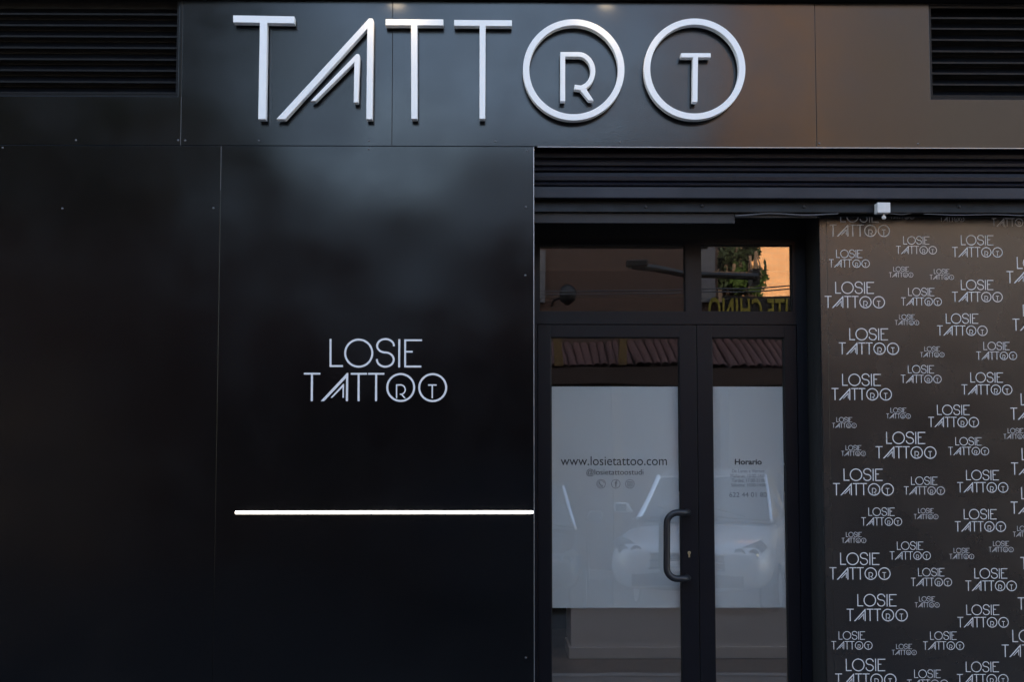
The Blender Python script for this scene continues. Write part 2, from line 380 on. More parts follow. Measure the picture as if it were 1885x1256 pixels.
# bare aluminium edges: along the entrance side and under the fascia
b = MB(); b.box(xa + .0005, xa + .0035, -.003, .03, 0, zf - .003); b.build('edge_trim', 'alu', shop)
b = MB(); b.box(xa + .02, XR, -.003, .02, zf - .0028, zf - .0002); b.build('edge_trim', 'alu', shop)
b = MB(); b.box(xs1 - .0008, xs1 + .0008, .0005, .004, zf, P(333, 178, 0).z); b.build('edge_trim', 'alu_dull', shop)
b = MB(); b.box(xsl - .0009, xsl + .0009, .0008, .004, P(400, 350, 0).z, zf); b.build('edge_trim', 'alu_dull', shop)
b = MB(); b.box(xa - .026, xa, .032, .60, 0, zf - .021); b.build('reveal_lining', 'black', shop)
b = MB(); b.box(xl, xl + .018, LY + .002, .60, 0, zf - .024); b.build('reveal_lining', 'black', shop)
zl = P(1400, 3, 0).z
b = MB(); b.box(XL, XR, -.07, .018, zl, zl + .12); b.build('ledge', 'frame2', shop, bevel=.003)
# door step
b = MB(); b.box(xa + .003, xl - .003, .0, .64, -.1, .10); tag(b.build('door_step', 'pave'), 'grey door step under the glass entrance doors', 'door step')

# ------------------------------------------------------------------ ventilation grilles
def grille(x0, x1, z0, z1, pitch, label, junk=False):
    t = thing('ventilation_grille', label, 'grille', ((x0+x1)/2, .0, z0), 'louvred grilles in the fascia')
    q = MB(); w_ = .012
    e = .0015
    q.box(x0+e, x0+w_, .003, .075, z0+e, z1-e); q.box(x1-w_, x1-e, .003, .075, z0+e, z1-e)
    q.box(x0+w_, x1-w_, .003, .075, z0+e, z0+w_); q.box(x0+w_, x1-w_, .003, .075, z1-w_, z1-e)
    q.build('frame', 'louvre', t)
    q = MB(); z = z0 + w_ + .004; xi0, xi1 = x0 + w_ + .0005, x1 - w_ - .0005
    while z + pitch * .9 < z1 - w_:
        n0 = len(q.v); q.prism_x([(.012, z), (.012, z + .009), (.058, z + pitch * .80), (.060, z + pitch * .80 - .002), (.0155, z + .0065), (.0155, z)], xi0, xi1)
        d0, d1 = random.uniform(-.0016, .0016), random.uniform(-.0016, .0016)      # slats sit a little unevenly
        q.v[n0:] = [(a, b_, c + (d0 if a < (x0 + x1) / 2 else d1)) for a, b_, c in q.v[n0:]]
        z += pitch
    q.build('slats', 'louvre', t)
    q = MB(); q.box(x0+e, x1-e, .076, .08, z0+e, z1-e); q.build('backing', 'black', t)
    return t
pz = 21.5 / 385
grille(*vl, pz, 'black louvred ventilation grille left of the raised sign')
grille(*vr, pz, 'black louvred ventilation grille right of the raised sign')

# ------------------------------------------------------------------ the raised sign
SY0, SY1 = -.072, -.024
sign = thing('raised_shop_sign', 'large white raised letters spelling tattoo on the black fascia', 'sign', tuple(P(900, 128, SY1)))
def S(u, v): p = P(u, v, SY0); return (p.x, p.z)
def SP(pts): return [S(*p) for p in pts]
W12 = 12 / 388.0
def letter(fn):
    q = MB(); fn(q); return q.build('letter', 'sign_white', sign, bevel=.0016)
def rect(q, u0, v0, u1, v1): q.poly(SP([(u0, v0), (u1, v0), (u1, v1), (u0, v1)]), SY0, SY1)
def tee(bu0, bu1, bv0, bv1, s0, s1, s0b, s1b, vb, tilt=0):
    m = (bu0 + bu1) / 2
    return lambda q: q.poly(SP([(bu0, bv0), (bu1, bv0 + tilt), (bu1, bv1 + tilt), (s1, bv1 + tilt * .6), (s1b, vb), (s0b, vb), (s0, bv1 + tilt * .4), (bu0, bv1)]), SY0, SY1)
letter(tee(429, 542, 27.5, 40.5, 478.3, 491.8, 475.2, 489, 219.2, 2.0))
letter(lambda q: q.poly(SP([(508.5, 219.2), (524.8, 219.2), (676, 52), (674.2, 219.2), (685.2, 219.2), (687.6, 37), (685.5, 33.2), (679, 33.2)]), SY0, SY1))
letter(lambda q: q.poly(SP([(572, 185.5), (580.5, 185.5), (652.2, 114), (651, 188.3), (659.3, 188.3), (662.4, 102), (660.5, 98.8), (656, 98.8)]), SY0, SY1))
letter(tee(709.7, 816, 34.6, 46, 756.6, 768.3, 757, 768.3, 218.6, .3))
letter(tee(836, 942.4, 36, 47, 882.8, 894, 882.6, 893.2, 218.6, .5))
def ringpts(cu, cv, r, n=96): return [S(cu + r * math.cos(2*math.pi*k/n), cv + r * math.sin(2*math.pi*k/n)) for k in range(n)]
letter(lambda q: q.stroke(ringpts(1056.1, 128.0, 87.6), W12, SY0, SY1, True))
def rr(q):
    q.stroke(SP([(1036, 185.8), (1036, 99.5), (1065, 99.5)] + [(1065 + 26.5 * math.sin(a), 130.5 - 31 * math.cos(a)) for a in [math.pi * k / 20 for k in range(1, 20)]] + [(1057.5, 159.6)]), 9 / 388., SY0, SY1)
    q.poly(SP([(1065, 161.5), (1076, 158.4), (1093, 184.6), (1083.5, 184.6)]), SY0 + .0008, SY1)
letter(rr)
letter(lambda q: q.stroke(ringpts(1278.8, 126.6, 87.6), W12, SY0, SY1, True))
letter(tee(1253.6, 1308.4, 97.2, 105.2, 1275.6, 1285, 1274.8, 1284, 187.2))
so = None
for u, v in ((483, 60), (482, 200), (540, 193), (640, 92), (681, 70), (681, 200), (580, 180), (656, 150), (762, 80), (763, 200), (888, 80), (888, 200), (968.5, 128), (1056, 40.4), (1143.6, 128), (1056, 215.6), (1036, 120), (1036, 175), (1191.2, 127), (1278.8, 39), (1366.3, 127), (1278.8, 214.2), (1280, 120), (1280, 175)):
    c = P(u, v, SY1)
    if so is None: so = MB().tube([(c.x, SY1 - .002, c.z), (c.x, .001, c.z)], .003, 8).build('standoff', 'steel', sign, loc=tuple(c))
    else:
        o = so.copy(); COL.objects.link(o); o.location = c - ABS[sign.name]

# spot lamps over the sign (lit), just above the picture
def spot(u, label):
    c = P(u, -7, -.16); c.z = P(u, -6, .16).z
    t = thing('sign_spotlight', label, 'lamp', tuple(c), 'spotlights over the raised sign')
    q = MB(); q.lathe([(.020, .0), (.034, -.012), (.036, -.03), (.032, -.075), (.012, -.10)][::-1], (c.x, c.y, c.z), 'z', 20)
    q = MB(); q.lathe([(.032, .0), (.036, .02), (.036, .065), (.015, .085)], tuple(c), 'z', 20); q.build('lamp_head', 'lampbody', t, smooth=False)
    q = MB(); q.lathe([(.029, -.002), (.029, -.0005)], tuple(c), 'z', 20); q.build('lens', 'lampglow', t)
    q = MB(); q.tube([(c.x, c.y, c.z + .08), (c.x, c.y + .02, c.z + .12), (c.x, -.06, c.z + .13)], .008, 8); q.build('arm', 'lampbody', t)
    l = bpy.data.lights.new('spot_light', 'SPOT'); l.energy = 0.95; l.color = (1, .72, .40); l.spot_size = R(120); l.spot_blend = .9; l.shadow_soft_size = .05
    lo = bpy.data.objects.new('spot_light', l); COL.objects.link(lo); lo.parent = t; lo.location = (0, 0, -.01)
    lo.rotation_euler = Vector((0, -.13, .30)).to_track_quat('Z', 'Y').to_euler()
spot(722, 'small round spotlight above the third letter of the raised sign')
spot(1126, 'small round spotlight above the first ring of the raised sign')

# ------------------------------------------------------------------ the two-line logo
def arc(cx, cy, rx, ry, a0, a1, n=20): return [(cx + rx * math.cos(R(a0 + (a1-a0)*k/n)), cy - ry * math.sin(R(a0 + (a1-a0)*k/n))) for k in range(n+1)]
def logo_parts(n=40):
    """(kind, points, width) in the logo's own units, y down"""
    A = []
    A.append([('s', [(462, 142), (462, 437), (596, 437)], 21)])
    A.append([('c', arc(768, 297, 147, 147, 0, 360, n)[:-1], 21)])
    A.append([('s', arc(1058, 217, 91, 73, -4, 270, n//2) + arc(1056, 367, 91, 77, 90, -184, n//2)[1:], 21)])
    A.append([('s', [(1208, 145), (1206, 452)], 21)])
    A.append([('s', [(1455, 157), (1271, 157), (1271, 442), (1447, 442)], 20), ('s', [(1281.5, 281), (1353, 281)], 19)])
    A.append([('s', [(173, 520), (352, 520)], 20), ('s', [(261, 530), (259, 818)], 22)])
    A.append([('p', [(355, 818), (392, 818), (630, 566), (628, 818), (651, 818), (655, 512), (641, 512)], 0)])
    A.append([('p', [(461, 781), (482, 781), (593, 668), (592, 781), (607, 781), (609, 630), (600, 630)], 0)])
    A.append([('s', [(681, 521), (858, 521)], 20), ('s', [(767, 531), (766, 818)], 22)])
    A.append([('s', [(870, 521), (1046, 521)], 20), ('s', [(957, 531), (955, 818)], 22)])
    A.append([('c', arc(1223, 670, 146, 146, 0, 360, n)[:-1], 21)])
    A.append([('c', arc(1570, 671, 146, 146, 0, 360, n)[:-1], 21)])
    A.append([('s', [(1178, 785), (1178, 642), (1222, 642)] + arc(1222, 693, 50, 51, 84, -84, n//3) + [(1213, 743)], 14), ('p', [(1226, 748), (1243, 744), (1276, 785), (1259, 785)], 0)])
    A.append([('s', [(1520, 643), (1612, 643)], 14), ('s', [(1565, 650), (1565, 788)], 14)])
    return A
def draw(q, shapes, fx, sc, y0):
    for kd, pts, wd in shapes:
        pp = [fx(*p) for p in pts]
        if kd == 'p': q.poly(pp, y0)
        else: q.stroke(pp, wd * sc, y0, None, kd == 'c')
wl = thing('wall_logo', 'white two-line vinyl logo in the middle of the black wall panel', 'logo', tuple(P(691, 682, -.001)))
k = 1 / 5.89
def fx(a, b_): p = P(530 + a * k, 600 + b_ * k, -.0012); return (p.x, p.z)
for grp in logo_parts(64):
    q = MB(); draw(q, grp, fx, k / 384.5, -.0012); q.build('letter', 'vinyl_white', wl)

# ------------------------------------------------------------------ lit light bar
a = P(433, 944, -.012); c = P(981.5, 943.2, -.012)
lt = thing('light_bar', 'thin horizontal lit white light bar under the wall logo', 'lamp', (a.x, 0, a.z))
hz = .0070
q = MB(); q.box(a.x, c.x - .001, -.012, -.0005, a.z - hz + .001, a.z + hz - .001); q.build('profile', 'alu', lt)
q = MB(); q.box(a.x + .001, c.x - .002, -.020, -.0122, a.z - hz, a.z + hz); q.build('diffuser', 'led', lt, bevel=.003)
q = MB(); q.box(c.x - .0018, c.x + .0022, -.0202, -.0005, a.z - hz - .0003, a.z + hz + .0003); q.build('end_cap', 'sign_white', lt)

# ------------------------------------------------------------------ roller shutter, beam, cables
def zy(v, y, u=1400): return P(u, v, y).z
sh = thing('roller_shutter', 'dark rolled-up metal shutter above the entrance', 'shutter', (2.5, .1, zy(344, .1)))
x0, x1 = xa + .006, XR - .3
q = MB()
for v0, v1 in ((256, 275), (275.5, 293), (293.5, 307), (307.5, 316), (316.5, 335), (335.5, 343)):
    za, zb = zy(v1, .10), zy(v0, .10); h = za - zb; h = abs(h)
    lo, hi = min(za, zb), max(za, zb)
    q.prism_x([(.103, lo), (.094, lo + h * .12), (.092, lo + h * .5), (.098, lo + h * .85), (.112, hi - .0006), (.118, hi - .0006), (.118, lo)], x0, x1)
q.build('curtain', 'shutter', sh)
q = MB(); lo, hi = zy(366.5, .09), zy(344.2, .09)
q.prism_x([(.083, lo), (.079, lo + .004), (.087, hi - .003), (.092, hi), (.12, hi), (.12, lo)], x0 + .001, x1); q.build('bottom_bar', 'shutter', sh, bevel=.001)
q = MB(); q.box(xa + .004, xa + .0055, .06, .15, 0, zf - .02); q.build('guide_rail', 'beam', sh)

bt = thing('door_beam', 'dark dusty steel beam under the roller shutter', 'beam', (2.5, .12, zy(391, .12)))
lo, hi = zy(391, .115), zy(369, .115)
q = MB(); q.prism_x([(.112, lo), (.112, lo + .004), (.128, hi), (.22, hi), (.22, lo)], x0, x1); q.build('beam', 'beam', bt, bevel=.001)
lo2, hi2 = zy(410.5, .135, 1100), lo - .0005
q = MB(); q.box(x0, P(1352.5, 400, .135).x, .135, .155, lo2, hi2 - .002); q.build('cover_strip', 'strip', bt, bevel=.001)
q = MB(); q.box(x0, x1, .16, .30, lo + .0, zf - .03); q.build('backing', 'black', bt)
q = MB(); q.box(P(1354, 400, .135).x, P(1505, 400, .135).x, .137, .143, zy(400.5, .135), hi2 - .003); q.build('mounting_rail', 'strip', bt)
for u, v in ((1292, 379), (1480, 381), (1188, 381), (1765, 380)):
    p = P(u, v, .12); q = MB(); q.lathe([(.003, -.010), (.007, -.008), (.009, -.003), (.009, .004)], tuple(p), 'y', 14); q.build('bolt', 'strip', bt, smooth=True)
def cable(pts, r, label, y=.12):
    q = MB(); pp = []
    P3 = [P(u, v, y) for u, v in pts]
    for i in range(len(P3) - 1):
        for t in range(6):
            s_ = t / 6; s2 = s_ * s_ * (3 - 2 * s_); pp.append(Vector((P3[i].x + (P3[i+1].x - P3[i].x) * s_, y, P3[i].z + (P3[i+1].z - P3[i].z) * s2)))
    pp.append(P3[-1]); q.tube(pp, r, 8)
    return tag(q.build('cable', 'cable', None, smooth=True, loc=tuple(P3[0])), label, 'cable', 'cables under the roller shutter')
cable([(1354, 397), (1420, 393), (1482, 396), (1540, 394), (1548, 388)], .0035, 'grey cable sagging under the beam above the right door leaf')
cable([(1632, 393), (1660, 395), (1676, 393), (1682, 388)], .0022, 'short thin cable leaving the white sensor box to the right')
cable([(1700, 394), (1760, 396), (1830, 395), (1890, 397), (1990, 394)], .0025, 'thin cable under the beam at the upper right of the printed board')

st = thing('sensor_box', 'small white sensor box with a ball beneath, hung on the beam', 'sensor', tuple(P(1627, 381, .08)))
f0, f1 = P(1615.5, 391.5, .05), P(1639, 372.5, .05)
q = MB(); q.box(f0.x, f1.x, .05, .108, f0.z, f1.z); q.build('housing', 'sensor', st, bevel=.003)
c = P(1627, 399, .075); q = MB(); q.lathe([(.003, .018), (.004, .006), (.007, .004), (.010, -.001), (.0105, -.006), (.007, -.012), (.002, -.014)], (c.x, c.y, c.z), 'z', 16); q.build('ball_eye', 'sensor', st, smooth=True)

# ------------------------------------------------------------------ glass double door
FY = .545                      # front of frame
door = thing('glass_double_door', 'black-framed glass double door with white film and transom panes', 'door', (P(1200, 600, FY).x, FY, .1))
def X(u, y=FY, v=600): return P(u, v, y).x
def Z(v, y=FY, u=1200): return P(u, v, y).z
xL, xR = xa + .004, X(1484)
zT = Z(441)
tx = [X(993), X(1262.5), X(1291.5), X(1460)]; tz0, tz1 = Z(574), Z(450.5)
zlt = Z(597)
q = MB()
q.box(xL, xR, FY, FY+.06, tz1, zT); q.box(xL, tx[0], FY, FY+.06, tz0, tz1); q.box(tx[1], tx[2], FY, FY+.06, tz0, tz1); q.box(tx[3], xR, FY, FY+.06, tz0, tz1)
q.box(xL, xR, FY, FY+.06, zlt, tz0)
xjl, xjr = X(989), X(1466.5)
q.box(xL, xjl, FY, FY+.06, .1, zlt); q.box(xjr, xR, FY, FY+.06, .1, zlt)
q.build('frame', 'frame', door)
q = MB(); q.box(xR + .0005, xl - .001, .55, .61, .0, zf - .03); q.box(xL, xR, FY + .005, .60, zT + .0005, zf - .03); q.build('filler', 'black', door)
for i, j in ((0, 1), (2, 3)):
    o = MB().box(tx[i] + .0005, tx[j] - .0005, GY - .003, GY + .003, tz0 + .0005, tz1 - .0005).build('transom_pane', 'glass_top', door)
    g_ = MB(); e = .004
    for b4 in ((tx[i], tx[i]+e, tz0+e, tz1-e), (tx[j]-e, tx[j], tz0+e, tz1-e), (tx[i], tx[j], tz0, tz0+e), (tx[i], tx[j], tz1-e, tz1)):
        g_.box(b4[0]+.0003, b4[1]-.0003, GY - .022, GY - .0035, b4[2]+.0003, b4[3]-.0003)
    g_.build('gasket', 'gasket', o)
LFY = FY + .006
leafs = []
for (u0, u1, g0, g1, nm) in ((989.8, 1281.5, 1014, 1250.5, 0), (1283, 1465.8, 1310.5, 1443.5, 1)):
    a0, a1 = X(u0), X(u1); b0, b1 = X(g0, LFY, 620), X(g1, LFY, 620); t1, t0 = zlt - .003, .115; gz1, gz0 = Z(621), .26
    q = MB(); q.box(a0, b0, LFY, LFY+.05, t0, t1); q.box(b1, a1, LFY, LFY+.05, t0, t1); q.box(b0, b1, LFY, LFY+.05, gz1, t1); q.box(b0, b1, LFY, LFY+.05, t0, gz0)
    lf = q.build('door_leaf', 'frame', door, bevel=.0015); leafs.append((lf, b0, b1, gz0, gz1))
    MB().box(b0 + .0005, b1 - .0005, GY - .003, GY + .003, gz0 + .0005, gz1 - .0005).build('glass_pane', 'glass', lf)
    g_ = MB(); e = .004
    for b4 in ((b0, b0+e, gz0+e, gz1-e), (b1-e, b1, gz0+e, gz1-e), (b0, b1, gz0, gz0+e), (b0, b1, gz1-e, gz1)):
        g_.box(b4[0]+.0003, b4[1]-.0003, GY - .018, GY - .0035, b4[2]+.0003, b4[3]-.0003)
    g_.build('gasket', 'gasket', lf)
    fz1, fz0 = Z(712, GY), Z(1120, GY)
    MB().box(b0 + .006, b1 - .006, GY + .0045, GY + .0055, fz0, fz1).build('window_film', 'film', lf)
q = MB(); q.box(X(1281.6), X(1282.9), LFY + .01, LFY + .045, .115, zlt - .004); q.build('gasket', 'gasket', door)
# lettering on the film, cut from vinyl on the outer side of the film
TY = GY + .0040
LL, RL = leafs[0][0], leafs[1][0]
def T(txt, uc, vb, hpx, wpx, m, lf, bold=0.0, spacing=1.0):
    """text centred at uc, its baseline at vb, x-height-independent: scaled to wpx wide"""
    c = P(uc, vb, TY); o = text_mesh('lettering', txt, .1, m, lf, tuple(c), bold=bold, spacing=spacing)
    xs = [v.co.x for v in o.data.vertices]; zs = [v.co.z for v in o.data.vertices]
    sx = wpx / 355. / (max(xs) - min(xs)); sz = hpx / 355. / (max(z for z in zs))
    mx_ = (max(xs) + min(xs)) / 2
    for v in o.data.vertices: v.co.x = (v.co.x - mx_) * sx; v.co.z *= sz
    return o
T('www.losietattoo.com', 1130, 857, 16.5, 196, 'vinyl_dark', LL)
T('@losietattoostudi', 1132, 874.5, 10.5, 105, 'vinyl_dark', LL)
T('Horario', 1377.5, 855.5, 10, 50, 'vinyl_dark', RL, bold=.0032)
for i, (tx_, v, wp) in enumerate((('De Lunes a Viernes:', 870.5, 61), ('Ma\u00f1anas: 10:00-14:00', 879.5, 66), ('Tardes: 17:00-21:00', 888, 62), ('S\u00e1bados: 10:00-14:00', 896.5, 64))):
    T(tx_, 1378, v, 6, wp, 'vinyl_grey', RL)
T('622 44 01 80', 1377, 915.5, 8.5, 69, 'vinyl_grey', RL)
def IC(u, v, n=24, r=8.0): return [(P(u, v, TY).x + r / 355. * math.cos(2*math.pi*k/n), P(u, v, TY).z + r / 355. * math.sin(2*math.pi*k/n)) for k in range(n)]
for u, kind in ((1106.5, 0), (1133.5, 1), (1159.5, 2)):
    q = MB(); q.stroke(IC(u, 891.5), .9 / 355., TY, None, True); c = P(u, 891.5, TY); s1 = 1 / 355.
    if kind == 0:
        q.stroke([(c.x + s1*a_, c.z - s1*b_) for a_, b_ in ((-3, -3.5), (-2.6, 0), (-.5, 2.6), (3, 3.4))], 1.6*s1, TY)
        q.stroke([(x_, z_) for x_, z_ in IC(u, 891.5, 20, 5.8)[1:18]], .8*s1, TY)
    elif kind == 1:
        q.stroke([(c.x + s1*a_, c.z - s1*b_) for a_, b_ in ((3, -5), (1, -5), (.2, -3.6), (.2, 5.5))], 1.9*s1, TY)
        q.stroke([(c.x + s1*a_, c.z - s1*b_) for a_, b_ in ((-2, -1.4), (2.8, -1.4))], 1.5*s1, TY - .0002)
    else:
        q.stroke([(c.x + s1*a_, c.z - s1*b_) for a_, b_ in ((-4, -3), (-3, -4), (3, -4), (4, -3), (4, 3), (3, 4), (-3, 4), (-4, 3))], 1.0*s1, TY, None, True)
        q.stroke(IC(u, 891.5, 16, 2), .9*s1, TY, None, True)
    q.build('icon', 'vinyl_grey', LL)
# pull handle and lock
HY = LFY - .075; rH = .0172
def hp(u, v, y=HY): return P(u, v, y)
pts = []
A0 = hp(1268, 944.5); B0 = hp(1227.5, 944.5); C0 = hp(1227.5, 1066.5); D0 = hp(1268, 1066.5); rb = .055
pts += [Vector((A0.x, LFY + .001, A0.z)), Vector((A0.x, HY + .035, A0.z)), Vector((A0.x - .006, HY + .012, A0.z)), Vector((A0.x - .025, HY, A0.z))]
for k_ in range(9): a_ = R(90 + k_ * 90 / 8); pts.append(Vector((B0.x + rb + rb * math.cos(a_), HY, B0.z - rb + rb * math.sin(a_))))
for k_ in range(9): a_ = R(180 + k_ * 90 / 8); pts.append(Vector((C0.x + rb + rb * math.cos(a_), HY, C0.z + rb + rb * math.sin(a_))))
pts += [Vector((D0.x - .025, HY, D0.z)), Vector((D0.x - .006, HY + .012, D0.z)), Vector((D0.x, HY + .035, D0.z)), Vector((D0.x, LFY + .001, D0.z))]
q = MB(); q.tube(pts, rH, 20); q.build('pull_handle', 'handle', LL, smooth=True)
c = P(1268.5, 1018.5, LFY); q = MB(); q.lathe([(.0001, -.004), (.0075, -.0038), (.0085, -.001), (.0085, .002)], tuple(c), 'y', 20)
q.box(c.x - .0042, c.x + .0042, -.0035 + LFY, LFY + .002, c.z - .023, c.z - .006); q.build('lock_cylinder', 'brass', LL, bevel=.0006)
q = MB(); q.box(c.x - .0009, c.x + .0009, LFY - .0046, LFY - .0042, c.z - .005, c.z + .004); q.build('keyhole', 'gasket', LL)
q = MB(); c = P(1444, 855, LFY - .004); q.lathe([(.0005, -.004), (.0035, -.002), (.004, .004)], tuple(c), 'y', 12); q.build('bright_rivet', 'chrome', RL, smooth=True)

# ------------------------------------------------------------------ things inside
q_t = thing('reception_counter', 'white panelled counter with a plinth seen low through the door glass', 'counter', (1.5, 3.1, .22))
cx0 = P(1051, 1190, 3.0).x; zfl = .222
q = MB(); q.box(cx0, 3.0, 3.0, 3.6, zfl + .08, 1.30); q.build('front_panel', 'counter', q_t, bevel=.003)
q = MB(); q.box(cx0 - .015, 3.02, 2.988, 3.5, zfl, zfl + .078); q.build('plinth', 'counter', q_t, bevel=.003)
q = MB(); q.box(cx0 - .03, 3.04, 2.96, 3.64, 1.302, 1.34); q.build('counter_top', 'counter', q_t)
q_t = thing('wooden_stand', 'brown wooden stand with splayed legs left of the white counter', 'stand', (.25, 3.3, .22))
q = MB(); q.box(.02, .33, 3.22, 3.26, .45, 1.3); q.build('board', 'wood', q_t)
for a_, b_, y_ in ((.02, .08, 3.2), (.36, .26, 3.2), (.06, .11, 3.55), (.34, .28, 3.55)):
    q = MB(); q.tube([(a_, y_, .222), (b_, y_ + (.01 if y_ < 3.4 else -.2), 1.3)], .018, 8); q.build('leg', 'wood', q_t)

# ------------------------------------------------------------------ printed board at the right
bd = thing('printed_board', 'dark wall board printed all over with white logos right of the door', 'wall board', (xl, LY, 0))
xj = P(1528, 800, LY).x
for a_, b_ in ((xl + .0008, xj - .0005), (xj + .0005, XR - .3)):
    MB().box(a_, b_, LY, LY + .018, 0, zf - .024).build('board', 'print_board', bd, bevel=.0008)
q = MB(); q.box(xl - .002, xl + .0006, LY - .002, LY + .019, 0, zf - .024); q.build('edge_trim', 'beam', bd)
PY = LY - .0008
LG = logo_parts(36); sc0 = 1 / 1555.
q = MB()
for grp in LG: draw(q, [(kd, pts, wd * 1.12) for kd, pts, wd in grp], lambda a_, b_: ((a_ - 173) * sc0, -(b_ - 818) * sc0), sc0, 0)
proto = q.build('printed_logo', 'vinyl_print', None)
LOGOS = [  # zoom window origin (ox, oy, scale), left, baseline, width in source px
 (1500,360,3.925,108,295,111),(1500,360,3.925,545,168,44.5),(1500,360,3.925,905,188,44.5),(1500,360,3.925,1278,222,75),
 (1500,360,3.925,588,422,75),(1500,360,3.925,993,444,93),(1500,360,3.925,103,519,75),(1500,360,3.925,537,590,44.5),
 (1500,360,3.925,831,607,44.5),(1500,360,3.925,1386,633,111),(1500,360,3.925,72,812,111),(1500,360,3.925,624,795,75),
 (1500,360,3.925,993,768,93),(1500,360,3.925,579,936,44.5),(1500,360,3.925,1430,977,111),(1500,360,3.925,884,1012,93),
 (1500,360,3.925,174,1149,111),(1500,360,3.925,762,1168,44.5),(1500,360,3.925,1168,1187,75),
 (1500,660,3.925,622,178,75),(1500,660,3.925,122,302,111),(1500,660,3.925,1061,262,93.5),(1500,660,3.925,517,435,44.8),
 (1500,660,3.925,126,503,44.8),(1500,660,3.925,820,497,93.5),(1500,660,3.925,1414,444,111),(1500,660,3.925,440,724,112),
 (1500,660,3.925,192,706,44.8),(1500,660,3.925,965,700,75),(1500,660,3.925,1364,583,44.8),(1500,660,3.925,1420,842,112),
 (1500,660,3.925,132,991,112),(1500,660,3.925,645,986,75.2),(1500,660,3.925,1030,970,94),(1500,660,3.925,1417,1125,112),
 (1500,660,3.925,336,1210,75.2),(1500,660,3.925,716,1163,45),(1500,660,3.925,1013,1253,94),
 (1500,940,3.974,1450,194,45),(1500,940,3.974,197,239,45),(1500,940,3.974,549,362,75.5),(1500,940,3.974,985,357,45.5),
 (1500,940,3.974,1273,306,45.5),(1500,940,3.974,108,508,112.5),(1500,940,3.974,704,556,75.5),(1500,940,3.974,1103,591,94.5),
 (1500,940,3.974,1506,433,112.5),(1500,940,3.974,234,812,112.5),(1500,940,3.974,732,712,45.5),(1500,940,3.974,1044,858,94.5),
 (1500,940,3.974,1486,729,112.5),(1500,940,3.974,122,1020,75.5),(1500,940,3.974,564,1060,45.5),(1500,940,3.974,792,1022,75.8),
 (1500,940,3.974,1369,1075,113),(1500,940,3.974,149,1287,113),(1500,940,3.974,675,1302,76),(1500,940,3.974,1040,1277,95)]
first = True
spots_ = []
for ox, oy, s_, l_, b_, w_ in LOGOS:
    u, v = ox + l_ / s_, oy + b_ / s_; p = P(u, v, PY); p2 = P(u + w_, v, PY); spots_.append((p.x, p.z, p2.x - p.x))
random.seed(4)
for z_ in (.08, .30, .52): # rows of the print below the picture and one column further right
    pass
for i, (dx_, z_, w_) in enumerate([(.05, .33, .20), (.33, .30, .29), (.72, .36, .12), (.10, .10, .29), (.50, .12, .20), (.80, .08, .24), (1.28, 2.4, .2), (1.3, 1.95, .29), (1.32, 1.6, .12), (1.3, 1.2, .24), (1.3, .85, .2)]):
    spots_.append((xl + dx_, z_, w_))
for x_, z_, w_ in spots_:
    o = proto if first else proto.copy()
    if not first: COL.objects.link(o)
    first = False
    o.parent = bd; o.location = Vector((x_, PY, z_)) - ABS[bd.name]; o.scale = (w_, 1, w_)

# ================================================================== the far side of the street (seen in the glass and the gloss)
def mir(u, v, yw, plane=GY):           # where on the plane y = yw stands what the glass shows at this pixel
    p = P(u, v, 2 * plane - yw); return Vector((p.x, yw, p.z))
YB = -11.6
# brown brick building
bb = thing('brick_building', 'low brown brick building across the street with pale window surrounds', 'building', (-2, YB, 0))
bx1 = mir(1322, 500, YB).x; bzt = 4.75
q = MB(); q.box(-14, bx1, YB - 5, YB, -.1, bzt); q.build('wall', 'brick', bb)
q = MB(); q.box(-.55, bx1 - .001, YB - 4.9, YB - .02, bzt, 5.42); q.build('upper_wall', 'brick', bb)
q = MB(); q.box(-14.1, -.56, YB - 5.1, YB + .12, bzt + .001, bzt + .12); q.box(-.65, bx1 + .1, YB - 5.1, YB + .10, 5.421, 5.52); q.build('roof', 'render_grey', bb)
for x_ in (-9.5, -6.0, -2.6):
    f_ = MB(); f_.box(x_ - .55, x_ - .47, YB + .002, YB + .05, .9, 2.3); f_.box(x_ + .47, x_ + .55, YB + .002, YB + .05, .9, 2.3); f_.box(x_ - .47, x_ + .47, YB + .002, YB + .05, 2.22, 2.3); f_.box(x_ - .6, x_ + .6, YB + .002, YB + .09, .84, .9)
    wf = f_.build('window', 'pale', bb); MB().box(x_ - .468, x_ + .468, YB + .004, YB + .02, .902, 2.218).build('pane', 'winglass', wf)
xp = mir(1305, 500, YB + .05).x
q = MB(); q.box(xp - .11, xp + .09, YB + .002, YB + .08, 3.7, 4.55); q.build('corner_board', 'dimtrim', bb)
xp = mir(997, 500, YB + .05).x
q = MB(); q.box(xp - .12, xp + .05, YB + .002, YB + .08, 3.7, 4.45); q.build('downpipe', 'dimtrim', bb)
# restaurant
rt = thing('restaurant_building', 'low restaurant across the street with a dark fascia and tiled canopy', 'building', (6, YB, 0))
zpar = mir(1400, 545, YB + .1).z
q = MB(); q.box(bx1 + .12, 14, YB - 5, YB, -.1, zpar - .03); q.build('wall', 'render_grey', rt)
q = MB(); q.box(bx1 + .05, 14, YB + .002, YB + .10, 3.16, zpar); q.build('fascia_board', 'dark_facade', rt)
for x_ in (5.5, 8.5, 11.5):
    wf = MB().box(x_ - .9, x_ + .9, YB + .002, YB + .05, .8, 2.3).build('window', 'pale', rt); MB().box(x_ - .8, x_ + .8, YB + .051, YB + .055, .9, 2.2).build('pane', 'winglass', wf)
